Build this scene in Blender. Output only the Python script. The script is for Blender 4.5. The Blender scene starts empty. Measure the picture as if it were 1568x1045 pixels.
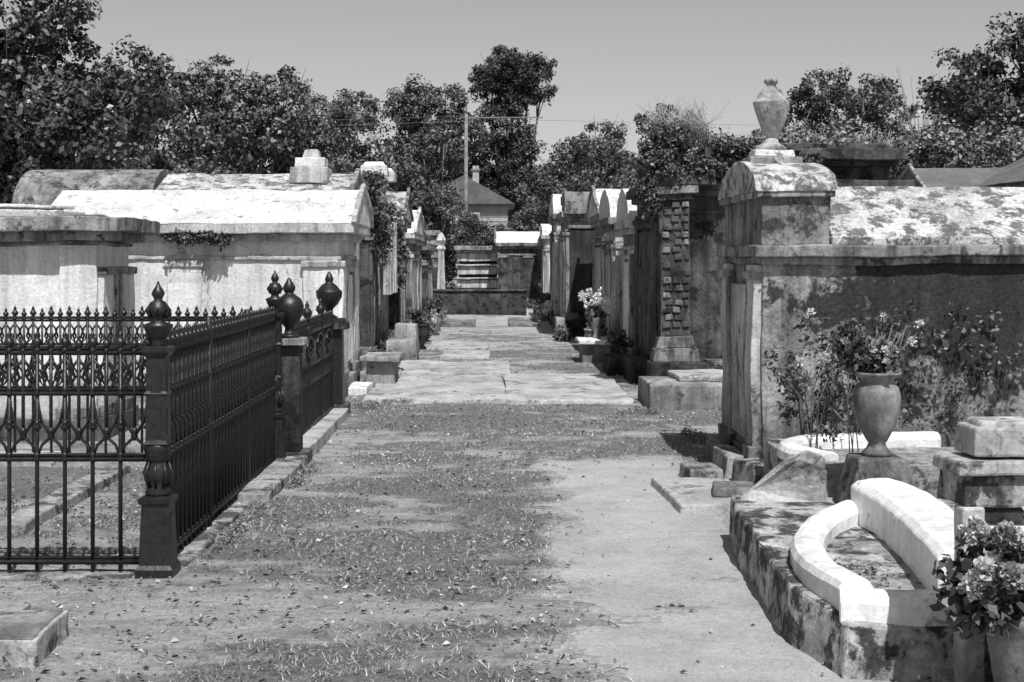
import bpy, math, random
import numpy as np
from mathutils import Vector, noise, Matrix
random.seed(7); rng=np.random.default_rng(7)
sc=bpy.context.scene
sc.view_settings.view_transform='Standard'; sc.view_settings.look='None'; sc.view_settings.exposure=0

# ---------------------------------------------------------------- materials
MATS={}
class NT:
    def __init__(s,name):
        m=bpy.data.materials.new(name); m.use_nodes=True; MATS[name]=m; s.m=m
        s.t=m.node_tree; s.t.nodes.clear()
        s.out=s.t.nodes.new('ShaderNodeOutputMaterial'); s.p=s.t.nodes.new('ShaderNodeBsdfPrincipled')
        s.l(s.p.outputs[0],s.out.inputs[0])
        s.pos=s.t.nodes.new('ShaderNodeNewGeometry').outputs['Position']
    def l(s,a,b): s.t.links.new(a,b)
    def noise(s,scale,detail=6,rough=.6,vec=None,dist=0,out='Fac'):
        n=s.t.nodes.new('ShaderNodeTexNoise'); n.inputs['Scale'].default_value=scale
        n.inputs['Detail'].default_value=detail; n.inputs['Roughness'].default_value=rough
        n.inputs['Distortion'].default_value=dist
        s.l(vec or s.pos,n.inputs['Vector']); return n.outputs[out]
    def mr(s,v,a,b,c,d):
        n=s.t.nodes.new('ShaderNodeMapRange'); n.clamp=True
        for i,x in enumerate((a,b,c,d)): n.inputs[i+1].default_value=x
        s.l(v,n.inputs[0]); return n.outputs[0]
    def math(s,op,a,b):
        n=s.t.nodes.new('ShaderNodeMath'); n.operation=op
        for i,x in enumerate((a,b)):
            if isinstance(x,(int,float)): n.inputs[i].default_value=x
            else: s.l(x,n.inputs[i])
        return n.outputs[0]
    def lerp(s,f,a,b):
        n=s.t.nodes.new('ShaderNodeMix'); n.data_type='FLOAT'
        for i,x in zip((0,2,3),(f,a,b)):
            if isinstance(x,(int,float)): n.inputs[i].default_value=x
            else: s.l(x,n.inputs[i])
        return n.outputs[0]
    def scaled(s,sx,sy,sz):
        n=s.t.nodes.new('ShaderNodeMapping'); n.inputs['Scale'].default_value=(sx,sy,sz)
        s.l(s.pos,n.inputs['Vector']); return n.outputs[0]
    def attr(s,name):
        n=s.t.nodes.new('ShaderNodeAttribute'); n.attribute_name=name; return n.outputs['Fac']
    def cracks(s,scale,width):
        c=s.noise(3,3,.6,out='Color'); m=s.t.nodes.new('ShaderNodeVectorMath'); m.operation='MULTIPLY_ADD'
        s.l(c,m.inputs[0]); m.inputs[1].default_value=(.7,.7,.7); s.l(s.pos,m.inputs[2])
        v=s.t.nodes.new('ShaderNodeTexVoronoi'); v.feature='DISTANCE_TO_EDGE'; v.inputs['Scale'].default_value=scale
        s.l(m.outputs[0],v.inputs['Vector']); return s.mr(v.outputs['Distance'],width*.3,width,0,1)
    def col(s,v):
        n=s.t.nodes.new('ShaderNodeCombineColor')
        for i in range(3): s.l(v,n.inputs[i])
        s.l(n.outputs[0],s.p.inputs['Base Color'])
    def bump(s,h,st,dist=.01):
        n=s.t.nodes.new('ShaderNodeBump'); n.inputs['Strength'].default_value=st; n.inputs['Distance'].default_value=dist
        s.l(h,n.inputs['Height']); s.l(n.outputs[0],s.p.inputs['Normal'])

def stone(name,light,dark,ms=1.3,moss=.1,mcol=.04,mscale=4,streak=.5,fine=.3,rough=.9,bump=.6,grime=True,xb=None,crack=.5):
    n=NT(name)
    a=n.noise(ms,6,.7); v=n.lerp(n.mr(a,.38,.62,0,1),light,dark)
    if streak:
        st=n.noise(1.0,5,.65,n.scaled(7,7,.5)); v=n.math('MULTIPLY',v,n.mr(st,.45,.66,1,1-streak*.8))
    fi=n.noise(34,5,.72); v=n.math('MULTIPLY',v,n.mr(fi,.32,.68,1-fine,1+fine*.9))
    mo=n.noise(mscale,8,.74,dist=.3)
    if xb:
        sx=n.t.nodes.new('ShaderNodeSeparateXYZ'); n.l(n.pos,sx.inputs[0])
        mo=n.math('ADD',mo,n.mr(sx.outputs[0],xb[0],xb[1],-.03,xb[2]))
        mo=n.math('ADD',mo,n.mr(sx.outputs[2],.4,1.3,-.07,.1))
    th=.68-moss*.3
    v=n.lerp(n.mr(mo,th,th+.06,0,.93),v,n.math('MULTIPLY',n.mr(fi,.3,.7,.5,1.7),mcol))
    if crack:
        ck=n.cracks(1.1,.012); v=n.math('MULTIPLY',v,n.lerp(n.mr(a,.44,.52,0,crack),1.0,n.mr(ck,0,1,.3,1)))
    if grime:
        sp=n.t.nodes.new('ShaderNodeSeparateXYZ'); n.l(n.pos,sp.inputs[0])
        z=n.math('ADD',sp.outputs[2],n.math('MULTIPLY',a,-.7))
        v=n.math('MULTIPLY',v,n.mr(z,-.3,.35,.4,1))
    n.col(v); n.p.inputs['Roughness'].default_value=rough; n.p.inputs['Specular IOR Level'].default_value=.25
    n.bump(n.math('ADD',n.math('ADD',fi,n.math('MULTIPLY',a,1.5)),n.math('MULTIPLY',mo,1.2)),bump,.014)
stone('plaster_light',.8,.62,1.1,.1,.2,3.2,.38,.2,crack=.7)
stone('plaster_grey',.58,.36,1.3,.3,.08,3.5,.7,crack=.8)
stone('trim_grey',.42,.2,1.6,.45,.05,5,.9)
stone('roof_lichen',.74,.5,2.2,.36,.16,6,.1,.3,grime=False)
stone('roof_lichen_dark',.62,.36,2.2,.64,.09,6,.15,.4,grime=False)
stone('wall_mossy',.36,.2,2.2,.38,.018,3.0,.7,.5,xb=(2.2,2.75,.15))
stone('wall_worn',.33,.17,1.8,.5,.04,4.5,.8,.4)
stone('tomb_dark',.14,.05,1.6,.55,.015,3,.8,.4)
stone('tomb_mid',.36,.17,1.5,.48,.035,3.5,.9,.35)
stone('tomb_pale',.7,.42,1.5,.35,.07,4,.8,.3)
stone('brick_soot',.12,.05,2.5,.5,.015,5,.5,.4)
stone('marble_white',.84,.66,1.5,.22,.2,5,.3,.14,.6,.3,grime=False,crack=.3)
stone('marble_grey',.6,.34,2.2,.4,.07,5,.6,.25,.75,.4)
stone('concrete_slab',.48,.29,1.6,.45,.15,2.6,.0,.3,grime=False,crack=.8)
stone('curb_stone',.4,.2,2.4,.6,.05,4.5,.3,.4,grime=False)
stone('curb_mossy',.5,.2,3,.64,.035,6,.3,.4,grime=False)
stone('house_paint',.45,.38,.5,.0,.1,1,.2,.1,crack=0)
stone('shingle',.17,.11,2,.1,.05,3,.1,.3,crack=0)
stone('urn_stone',.46,.2,3,.4,.07,8,.5,.3)
stone('vase_stone',.27,.11,4,.3,.05,9,.6,.3,.5,.25,grime=False,crack=0)
stone('door_dark',.07,.035,2,.2,.02,4,.8,.2)
stone('soil',.4,.16,8,.3,.06,20,.0,.5,grime=False,crack=0)
def simple(name,c,rough=.5,var=.3,sc_=12,metal=0,spec=.5,bump=0):
    n=NT(name); a=n.noise(sc_,5,.6); n.col(n.math('MULTIPLY',n.mr(a,.3,.7,1-var,1+var),c))
    n.p.inputs['Roughness'].default_value=rough; n.p.inputs['Metallic'].default_value=metal
    n.p.inputs['Specular IOR Level'].default_value=spec
    if bump: n.bump(a,bump,.004)
simple('cast_iron',.013,.42,.6,30,0,.5,.7)
simple('bark',.13,.9,.5,9,0,.2,.6)
simple('bark_far',.16,.9,.4,4,0,.2)
simple('wood_pole',.2,.9,.4,5,0,.2)
simple('dry_straw',.3,.9,.4,4,0,.2)
simple('window_glass',.03,.2,.1)
def leafmat(name,c,rough=.5,spec=.4):
    n=NT(name); sh=n.attr('shade'); big=n.noise(.6,3,.5)
    v=n.math('MULTIPLY',n.math('MULTIPLY',sh,c),n.mr(big,.3,.7,.65,1.4)); n.col(v)
    n.p.inputs['Roughness'].default_value=rough; n.p.inputs['Specular IOR Level'].default_value=spec
leafmat('leaf_magnolia',.07,.42,.55)
leafmat('leaf_oak',.105,.55,.4)
leafmat('leaf_mid',.14,.55,.4)
leafmat('leaf_cypress',.06,.65,.3)
leafmat('leaf_light',.17,.55,.4)
leafmat('leaf_garden',.08,.48,.5)
leafmat('petal',.8,.6,.3)
leafmat('grass_blade',.32,.8,.2)
leafmat('litter_leaf',.34,.85,.15)
# ground
n=NT('ground_soil')
g=n.attr('grass'); pv=n.attr('pave'); f1=n.noise(30,6,.78); f2=n.noise(6,7,.74); f3=n.noise(120,4,.75)
f4=n.noise(1.0,7,.72,n.scaled(2.2,7,3))
gg=n.math('ADD',g,n.math('MULTIPLY',n.math('SUBTRACT',n.math('ADD',f1,f2),1.0),2.0))
gm=n.mr(gg,.28,.66,0,1)
dirt=n.lerp(n.mr(f4,.4,.6,0,1),.7,.47)
dirt=n.math('MULTIPLY',dirt,n.mr(f1,.35,.6,.62,1.1))
grs=n.lerp(n.mr(f1,.36,.6,0,1),.11,.36)
v=n.lerp(gm,dirt,grs)
pp=n.math('ADD',pv,n.math('MULTIPLY',n.math('SUBTRACT',n.math('ADD',f2,n.math('MULTIPLY',f1,.7)),.85),1.5)); pm=n.mr(pp,.33,.67,0,1)
pc=n.math('MULTIPLY',n.lerp(n.mr(n.noise(1.7,8,.78),.38,.62,0,1),.5,.36),n.mr(f1,.3,.7,.82,1.12))
pc=n.math('MULTIPLY',pc,n.mr(n.cracks(.4,.005),0,1,.82,1))
v=n.lerp(pm,v,pc)
v=n.math('MULTIPLY',v,n.mr(f3,.32,.68,.7,1.2)); n.col(v)
n.p.inputs['Roughness'].default_value=.95; n.p.inputs['Specular IOR Level'].default_value=.1
hh=n.math('MULTIPLY',n.math('ADD',n.math('MULTIPLY',f1,1.4),n.math('MULTIPLY',f3,.5)),n.mr(pm,0,1,1,.25))
n.bump(hh,.9,.03)

# ---------------------------------------------------------------- builder
class B:
    def __init__(s): s.v=[];s.f=[];s.m=[];s.s=[]
    def add(s,vs,fs,mat,smooth=False):
        o=len(s.v); s.v+=[tuple(a) for a in vs]
        for f in fs: s.f.append(tuple(i+o for i in f)); s.m.append(mat); s.s.append(smooth)
    def box(s,x0,x1,y0,y1,z0,z1,mat,taper=0,rot=0,tilt=0):
        t=taper
        vs=[(x0,y0,z0),(x1,y0,z0),(x1,y1,z0),(x0,y1,z0),(x0+t,y0+t,z1),(x1-t,y0+t,z1),(x1-t,y1-t,z1),(x0+t,y1-t,z1)]
        if rot or tilt:
            c=Vector(((x0+x1)/2,(y0+y1)/2,(z0+z1)/2)); M=Matrix.Rotation(rot,3,'Z')@Matrix.Rotation(tilt,3,'X')
            vs=[tuple(M@(Vector(a)-c)+c) for a in vs]
        s.add(vs,[(3,2,1,0),(4,5,6,7),(0,1,5,4),(1,2,6,5),(2,3,7,6),(3,0,4,7)],mat)
    def roofx(s,x0,x1,y0,y1,z0,zr,mat):
        ym=(y0+y1)/2
        s.add([(x0,y0,z0),(x1,y0,z0),(x1,y1,z0),(x0,y1,z0),(x0,ym,zr),(x1,ym,zr)],
              [(3,2,1,0),(0,1,5,4),(2,3,4,5),(0,4,3),(1,2,5)],mat)
    def roofy(s,x0,x1,y0,y1,z0,zr,mat):
        xm=(x0+x1)/2
        s.add([(x0,y0,z0),(x1,y0,z0),(x1,y1,z0),(x0,y1,z0),(xm,y0,zr),(xm,y1,zr)],
              [(3,2,1,0),(0,1,4),(1,2,5,4),(2,3,5),(3,0,4,5)],mat)
    def barrelx(s,x0,x1,y0,y1,z0,h,mat,n=14):
        ym=(y0+y1)/2; w=(y1-y0)/2; vs=[]
        for x in (x0,x1):
            for i in range(n+1):
                a=math.pi*i/n; vs.append((x,ym-w*math.cos(a),z0+h*math.sin(a)))
        k=n+1
        s.add(vs,[(i,i+k,i+1+k,i+1) for i in range(n)],mat,True)
        s.add(vs[:k],[tuple(range(k))],mat); s.add(vs[k:],[tuple(reversed(range(k)))],mat)
        s.add([vs[0],vs[k],vs[2*k-1],vs[k-1]],[(0,3,2,1)],mat)
    def lathe(s,cx,cy,z0,prof,mat,segs=18,smooth=True,rot=0):
        vs=[];fs=[]
        for r,z in prof:
            for i in range(segs):
                a=2*math.pi*i/segs+rot; vs.append((cx+r*math.cos(a),cy+r*math.sin(a),z0+z))
        for j in range(len(prof)-1):
            for i in range(segs):
                k=(i+1)%segs; fs.append((j*segs+i,j*segs+k,(j+1)*segs+k,(j+1)*segs+i))
        fs.append(tuple(reversed(range(segs)))); fs.append(tuple((len(prof)-1)*segs+i for i in range(segs)))
        s.add(vs,fs,mat,smooth)
    def tube(s,pts,r,mat,sides=6,r2=None):
        pts=[Vector(p) for p in pts]; n=len(pts); vs=[];fs=[]
        for i,p in enumerate(pts):
            t=(pts[min(i+1,n-1)]-pts[max(i-1,0)]).normalized()
            u=t.cross(Vector((0,0,1)) if abs(t.z)<.9 else Vector((0,1,0))).normalized(); w=t.cross(u)
            rr=r if r2 is None else r+(r2-r)*i/(n-1)
            for k in range(sides):
                a=2*math.pi*k/sides; vs.append(tuple(p+u*(rr*math.cos(a))+w*(rr*math.sin(a))))
        for j in range(n-1):
            for i in range(sides):
                k=(i+1)%sides; fs.append((j*sides+i,(j+1)*sides+i,(j+1)*sides+k,j*sides+k))
        fs.append(tuple(range(sides))); fs.append(tuple(reversed([(n-1)*sides+i for i in range(sides)])))
        s.add(vs,fs,mat,True)
    def strip(s,pts,w,z0,z1,mat):
        pts=[Vector((p[0],p[1])) for p in pts]; n=len(pts); vs=[];fs=[]
        cs=[(-.5,z0),(-.5,z1-.04),(-.38,z1-.012),(-.15,z1),(.15,z1),(.38,z1-.012),(.5,z1-.04),(.5,z0)]
        for i,p in enumerate(pts):
            t=(pts[min(i+1,n-1)]-pts[max(i-1,0)]).normalized(); nn=Vector((-t.y,t.x))
            ww=w[i] if isinstance(w,(list,tuple)) else w
            for a,z in cs: q=p+nn*a*ww; vs.append((q.x,q.y,z))
        k=len(cs)
        for j in range(n-1):
            for i in range(k-1): fs.append((j*k+i,j*k+i+1,(j+1)*k+i+1,(j+1)*k+i))
        fs.append(tuple(reversed(range(k)))); fs.append(tuple((n-1)*k+i for i in range(k)))
        s.add(vs,fs,mat,False)
    def done(s,name,bevel=0,rough=0,maxe=.3,parent=None):
        me=bpy.data.meshes.new(name); me.from_pydata(s.v,[],s.f)
        names=[]
        for m in s.m:
            if m not in names: names.append(m)
        for m in names: me.materials.append(MATS[m])
        me.polygons.foreach_set('material_index',[names.index(m) for m in s.m])
        me.polygons.foreach_set('use_smooth',s.s); me.update()
        if rough:
            import bmesh
            bm=bmesh.new(); bm.from_mesh(me)
            for _ in range(5):
                es=[e for e in bm.edges if e.calc_length()>maxe]
                if not es or len(bm.faces)>60000: break
                bmesh.ops.subdivide_edges(bm,edges=es,cuts=1,use_grid_fill=True)
            for v in bm.verts:
                q=noise.noise_vector(v.co*1.7)*rough+noise.noise_vector(v.co*8)*rough*.45; v.co+=q
            bm.to_mesh(me); bm.free()
        o=bpy.data.objects.new(name,me); sc.collection.objects.link(o)
        if bevel:
            md=o.modifiers.new('b','BEVEL'); md.width=bevel; md.segments=2; md.limit_method='ANGLE'; md.angle_limit=math.radians(42)
        if parent: o.parent=parent
        return o

def np_mesh(name,V,nper,mat,shade=None,parent=None):
    N=V.shape[0]; me=bpy.data.meshes.new(name); me.vertices.add(N*nper); me.vertices.foreach_set('co',V.reshape(-1).astype(np.float32))
    me.loops.add(N*nper); me.loops.foreach_set('vertex_index',np.arange(N*nper,dtype=np.int32))
    me.polygons.add(N); me.polygons.foreach_set('loop_start',np.arange(0,N*nper,nper,dtype=np.int32))
    me.update(calc_edges=True)
    at=me.attributes.new('shade','FLOAT','FACE'); at.data.foreach_set('value',(shade if shade is not None else np.ones(N)).astype(np.float32))
    me.materials.append(MATS[mat]); o=bpy.data.objects.new(name,me); sc.collection.objects.link(o)
    if parent: o.parent=parent
    return o
def nrm(a): return a/np.maximum(np.linalg.norm(a,axis=1,keepdims=True),1e-6)
def leaves(P,Nv,L,wr=.32,fold=.12):
    N=len(P); t=nrm(np.cross(Nv,nrm(rng.normal(size=(N,3))))); b=np.cross(Nv,t)
    L=L.reshape(-1,1); m=P+t*L*.5+Nv*L*fold
    return np.stack([P,m+b*L*wr,P+t*L-Nv*L*fold*.5,m-b*L*wr],axis=1)
def clumps(C,R,nl,leaf,up=.45,flat=.8):
    k=len(C); D=nrm(rng.normal(size=(k*nl,3))); rr=rng.random((k*nl,1))**.5
    off=D*rr*np.repeat(R,nl).reshape(-1,1)*np.array([1,1,flat])
    P=np.repeat(C,nl,axis=0)+off
    Nv=nrm(D*.7+rng.normal(size=D.shape)*.5+np.array([0,0,up]))
    L=leaf*(.6+.8*rng.random(k*nl)); sh=np.repeat(.6+.8*rng.random(k),nl)*(.6+.8*rng.random(k*nl))
    return leaves(P,Nv,L),sh
def lobepts(lobes,ns):
    out=[]
    for (x,y,z,rx,rz) in lobes:
        n_=max(6,int(ns*(rx*rz)))
        d=nrm(rng.normal(size=(n_,3))); r=(.55+.5*rng.random((n_,1)))
        r*=1+.25*np.sin(d[:,:1]*5+x*3)*np.cos(d[:,2:]*4+z)
        out.append(np.array([x,y,z])+d*r*np.array([rx,rx,rz]))
    return np.concatenate(out)
def tree(name,x,y,H,R,bot,k=13,ns=24,nl=72,leaf=.14,cr=.34,mat='leaf_oak',lobes=None,seed=1,trunk=.22):
    global rng
    rng=np.random.default_rng(seed); rd=random.Random(seed)
    if lobes is None:
        lobes=[]; zc=(H+bot)/2; hz=(H-bot)/2
        for i in range(k):
            u=rd.uniform(-.75,1); a=i*2.4+rd.uniform(-.4,.4); q=math.sqrt(max(0,1-u*u))*rd.uniform(.5,.78)
            rr=R*rd.uniform(.26,.42)
            lobes.append((x+R*q*math.cos(a),y+R*q*math.sin(a),zc+u*(hz-rr*.8),rr,rr*rd.uniform(.7,.95)))
        lobes.append((x,y,zc,R*.55,hz*.6))
    else: lobes=[(x+a,y+b_,z,r1,r2) for a,b_,z,r1,r2 in lobes]
    e=bpy.data.objects.new(name,None); sc.collection.objects.link(e)
    b=B(); top=bot+(H-bot)*.45
    b.tube([(x,y,-.1),(x+.05*R*.3,y,bot*.5),(x,y,bot),(x+.03*R,y,top)],trunk,'bark',9,trunk*.45)
    for (lx,ly,lz,r1,r2) in lobes:
        s0=Vector((x,y,bot*.8+rd.random()*(top-bot)*.6)); e0=Vector((lx,ly,lz+r2*.3)); mid=(s0+e0)/2+Vector((rd.uniform(-.2,.2),0,-.15*R))
        b.tube([s0,mid,e0],trunk*.42,'bark',6,.02)
        for _ in range(4):
            q=e0+Vector((rd.uniform(-1,1)*r1*.8,rd.uniform(-1,1)*r1*.8,rd.uniform(-.4,.8)*r2))
            b.tube([mid.lerp(e0,.6),(mid.lerp(e0,.6)+q)/2+Vector((0,0,-.08)),q],.03,'bark',5,.008)
    b.done('trunk_and_limbs',parent=e)
    C=lobepts(lobes,ns); Rr=cr*(.5+.9*rng.random(len(C)))
    V,sh=clumps(C,Rr,nl,leaf); np_mesh('crown',V,4,mat,sh,e)
    return e
def bush(name,lobes,ns,nl,leaf,cr,mat='leaf_garden',seed=1,parent=None,up=.4):
    global rng; rng=np.random.default_rng(seed)
    out=[]
    for (x,y,z,rx,ry,rz) in lobes:
        d=nrm(rng.normal(size=(ns,3))); r=rng.random((ns,1))**.4
        out.append(np.array([x,y,z])+d*r*np.array([rx,ry,rz]))
    C=np.concatenate(out); V,sh=clumps(C,cr*(.5+rng.random(len(C))),nl,leaf,up)
    V[...,2]=np.maximum(V[...,2],.005)
    return np_mesh(name,V,4,mat,sh,parent)
def blossoms(name,pts,r,seed=1,parent=None,n=60,mat='petal',lo=.55):
    """ruffled many-petalled flower heads: petals radiate from the centre in shells"""
    global rng; rng=np.random.default_rng(seed); Vs=[];S=[]
    for p in pts:
        d=nrm(rng.normal(size=(n,3))+np.array([0,-.3,.5])); rad=r*(.15+.6*rng.random((n,1)))
        P=np.array(p)+d*rad; Nv=nrm(np.cross(d,rng.normal(size=(n,3))))
        t=nrm(d+rng.normal(size=(n,3))*.35); b=nrm(np.cross(t,Nv)); L=(r*(.3+.3*rng.random(n))).reshape(-1,1)
        m=P+t*L*.6; Vs.append(np.stack([P,m+b*L*.45,P+t*L+Nv*L*.3,m-b*L*.45],1)); S.append(rng.uniform(lo,1.1)*(.7+.4*rng.random(n)))
    return np_mesh(name,np.concatenate(Vs),4,mat,np.concatenate(S),parent)
def empty(name):
    e=bpy.data.objects.new(name,None); sc.collection.objects.link(e); return e

# ---------------------------------------------------------------- ground fields
def vn(x,y,seed=0):
    ix=np.floor(x);iy=np.floor(y);fx=x-ix;fy=y-iy;fx=fx*fx*(3-2*fx);fy=fy*fy*(3-2*fy)
    def h(a,b): q=np.sin(a*127.1+b*311.7+seed*74.7)*43758.5453; return q-np.floor(q)
    return (h(ix,iy)*(1-fx)+h(ix+1,iy)*fx)*(1-fy)+(h(ix,iy+1)*(1-fx)+h(ix+1,iy+1)*fx)*fy
def fbm(x,y,s=1,o=5,seed=0):
    v=0;a=.5;t=0
    for i in range(o): v=v+a*vn(x*s+i*17.3,y*s-i*9.1,seed+i); t+=a; a*=.62; s*=2.07
    return v/t
def paveF(x,y):
    e=(fbm(x,y,2.2,5,5)-.5)*.8
    m=np.minimum(np.minimum((x-.36+e)*3,(1.46-x)*3),np.minimum((y-3.5)*2,(11.3-y+e)*2))
    h_=np.clip((fbm(x*.6,y*1.6,2.6,4,31)-.6)*5,0,1)*np.clip((9-y)/2,0,1)
    return np.clip(m+.5,0,1)*(1-.6*h_)
def grassF(x,y):
    g=fbm(x*.75,y*1.3,1.9,6,2)*.6+fbm(x,y,.55,3,40)*.25+fbm(x,y,5,4,60)*.15
    g=g+.05*np.exp(-((x+.45)/1.0)**2)
    g=g-.08*np.exp(-((y-6.5)/.6)**2)-.06*np.exp(-((y-9.2)/.4)**2)
    g=g-.16*np.clip((-1.1-x)/.8,0,1)*np.clip((8-y)/2,0,1)
    g=g+.03*np.clip((y-7)/3,0,1)-.12*np.clip((y-24)/8,0,1)
    g=np.clip((g-.42)/.2,0,1)
    return g*(1-np.clip(paveF(x,y)*1.1,0,1)*.92)
def hF(x,y):
    return (fbm(x,y,.9,5,9)-.5)*.06*(1-.75*paveF(x,y))+grassF(x,y)*.01-.004
xs=list(np.arange(-6,6.001,.045)); q=.06; a=6
while a<450: a+=q; q*=1.25; xs.append(a); xs.insert(0,-a)
ys=[4.0]
while ys[-1]<46: ys.append(ys[-1]*1.0075)
q=.6
while ys[-1]<600: ys.append(ys[-1]+q); q*=1.3
q=.1;a=4.0
while a>-60: a-=q; q*=1.35; ys.insert(0,a)
X,Y=np.meshgrid(np.array(xs),np.array(ys)); nx=len(xs);ny=len(ys)
Z=hF(X,Y)*((np.abs(X)<7)&(Y<60))
co=np.stack([X,Y,Z],-1).reshape(-1,3)
i=np.arange((ny-1)*(nx-1)); r_=i//(nx-1); c_=i%(nx-1); v0=r_*nx+c_
F=np.stack([v0,v0+1,v0+nx+1,v0+nx],-1)
me=bpy.data.meshes.new('ground'); me.vertices.add(len(co)); me.vertices.foreach_set('co',co.reshape(-1).astype(np.float32))
me.loops.add(F.size); me.loops.foreach_set('vertex_index',F.reshape(-1).astype(np.int32))
me.polygons.add(len(F)); me.polygons.foreach_set('loop_start',np.arange(0,F.size,4,dtype=np.int32)); me.update(calc_edges=True)
for nm,fn in (('grass',grassF),('pave',paveF)):
    at=me.attributes.new(nm,'FLOAT','POINT'); at.data.foreach_set('value',fn(X,Y).reshape(-1).astype(np.float32))
me.polygons.foreach_set('use_smooth',[True]*len(F)); me.materials.append(MATS['ground_soil'])
go=bpy.data.objects.new('ground',me); sc.collection.objects.link(go)

rng=np.random.default_rng(3)
def samp(n,x0,x1,y0,y1): return rng.uniform(x0,x1,n), np.exp(rng.uniform(math.log(y0),math.log(y1),n))
tx,ty=samp(32000,-2.8,2.6,4.8,26); k=(grassF(tx,ty)+.04>.15+.9*rng.random(len(tx))); tx=tx[k];ty=ty[k]
nb=7; bx=np.repeat(tx,nb)+rng.normal(size=len(tx)*nb)*.022; by=np.repeat(ty,nb)+rng.normal(size=len(tx)*nb)*.022
N=len(bx); hz=hF(bx,by); a=rng.uniform(0,6.28,N); w=.0022+.0022*rng.random(N); h=.005+.02*rng.random(N)**2; le=rng.normal(size=(N,2))*.02
V=np.stack([np.stack([bx-np.cos(a)*w,by-np.sin(a)*w,hz-.003],-1),np.stack([bx+np.cos(a)*w,by+np.sin(a)*w,hz-.003],-1),np.stack([bx+le[:,0],by+le[:,1],hz+h],-1)],1)
np_mesh('grass',V,3,'grass_blade',.3+1.4*rng.random(N)**1.4)
lx,ly=samp(32000,-3.2,2.8,4.8,32); lc=fbm(lx,ly,1.3,4,77); keep=rng.random(len(lx))<(1-.9*(paveF(lx,ly)>.5))*np.clip((lc-.35)*4,.12,1); lx=lx[keep];ly=ly[keep]
N=len(lx); P=np.stack([lx,ly,hF(lx,ly)+.003+.008*rng.random(N)],-1); Nv=nrm(np.stack([rng.normal(size=N)*.45,rng.normal(size=N)*.45,np.ones(N)],-1))
V=leaves(P,Nv,.008+.04*rng.random(N)**3,.26,.2); np_mesh('leaf_litter',V,4,'litter_leaf',np.where(rng.random(N)<.68,.2+.5*rng.random(N),.9+.7*rng.random(N)))
b=B(); rd=random.Random(77)
for _ in range(130):
    x=rd.uniform(-2.2,.6); y=math.exp(rd.uniform(math.log(5.2),math.log(14))); a=rd.random()*6.28; l=rd.uniform(.03,.12)
    z=float(hF(np.array([x]),np.array([y]))[0])+.008
    b.tube([(x,y,z),(x+l*.5*math.cos(a),y+l*.5*math.sin(a),z+.008),(x+l*math.cos(a+.3),y+l*math.sin(a+.3),z)],.0025,'bark',4)
b.done('fallen_twigs')

# ---------------------------------------------------------------- generic tomb
def tomb(name,x0,x1,y0,y1,h,side,wall='tomb_mid',trim='trim_grey',roofm='roof_lichen',roof='gable',rh=.4,over=.12,tablet='marble_grey',pil=.26,extra=None,midp=(),caps=True):
    b=B(); b.box(x0-.08,x1+.08,y0-.08,y1+.08,-.1,.2,trim); b.box(x0,x1,y0,y1,0,h-.11,wall)
    b.box(x0-.03,x1+.03,y0-.03,y1+.03,h-.42 if caps else h-.24,h-.37 if caps else h-.21,trim)
    b.box(x0-over*.5,x1+over*.5,y0-over*.5,y1+over*.5,h-.2,h-.119,trim); b.box(x0-over,x1+over,y0-over,y1+over,h-.12,h,trim)
    for px in [x0,x1-pil]+list(midp):
        b.box(px+.003,px+pil-.003,y0-.05,y0+.02,.19,h-.421 if caps else h-.243,wall)
        if caps: b.box(px-.02,px+pil+.02,y0-.075,y0+.02,h-.5,h-.425,trim)
        b.box(px-.02,px+pil+.02,y0-.075,y0+.02,.2,.3,trim)
    xf=x1 if side>0 else x0
    for py in (y0+.004,y1-pil-.004):
        xa,xb=(xf-.02,xf+.05) if side>0 else (xf-.05,xf+.02)
        b.box(xa,xb,py,py+pil,.19,h-.425,wall); b.box(xa-.025,xb+.025,py-.02,py+pil+.02,h-.5,h-.428,trim); b.box(xa-.025,xb+.025,py-.02,py+pil+.02,.2,.31,trim)
    if y1-y0>1:
        xa,xb=(xf-.02,xf+.03) if side>0 else (xf-.03,xf+.02); ya,yb=y0+pil+.15,y1-pil-.15
        b.box(xa,xb,ya,yb,.35,h-.6,tablet); b.box(xa-.02,xb+.02,ya-.06,ya+.02,.3,h-.55,trim); b.box(xa-.02,xb+.02,yb-.02,yb+.06,.3,h-.55,trim); b.box(xa-.025,xb+.025,ya-.08,yb+.08,h-.56,h-.5,trim)
    o=over+.01
    if roof=='gable':
        b.roofx(x0-o,x1+o,y0-o,y1+o,h-.01,h+rh,roofm)
        xa,xb=(x1+o-.03,x1+o+.03) if side>0 else (x0-o-.03,x0-o+.03); ym=(y0+y1)/2
        for yy in (y0-o-.02,y1+o+.02):
            b.add([(xa,yy,h),(xb,yy,h),(xb,ym,h+rh),(xa,ym,h+rh),(xa,yy,h+.09),(xb,yy,h+.09),(xb,ym,h+rh+.08),(xa,ym,h+rh+.08)],
                  [(3,2,1,0),(4,5,6,7),(0,1,5,4),(1,2,6,5),(2,3,7,6),(3,0,4,7)],trim)
    elif roof=='barrel': b.barrelx(x0-o*.7,x1+o*.7,y0-o*.7,y1+o*.7,h-.01,rh,roofm)
    else:
        b.box(x0+.1,x1-.1,y0+.1,y1-.1,h-.02,h+rh*.6,trim); b.box(x0,x1,y0,y1,h+rh*.6-.01,h+rh,roofm)
    if extra: extra(b)
    near=y0<22
    return b.done(name,.012,.022,.16 if near else .4)

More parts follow.
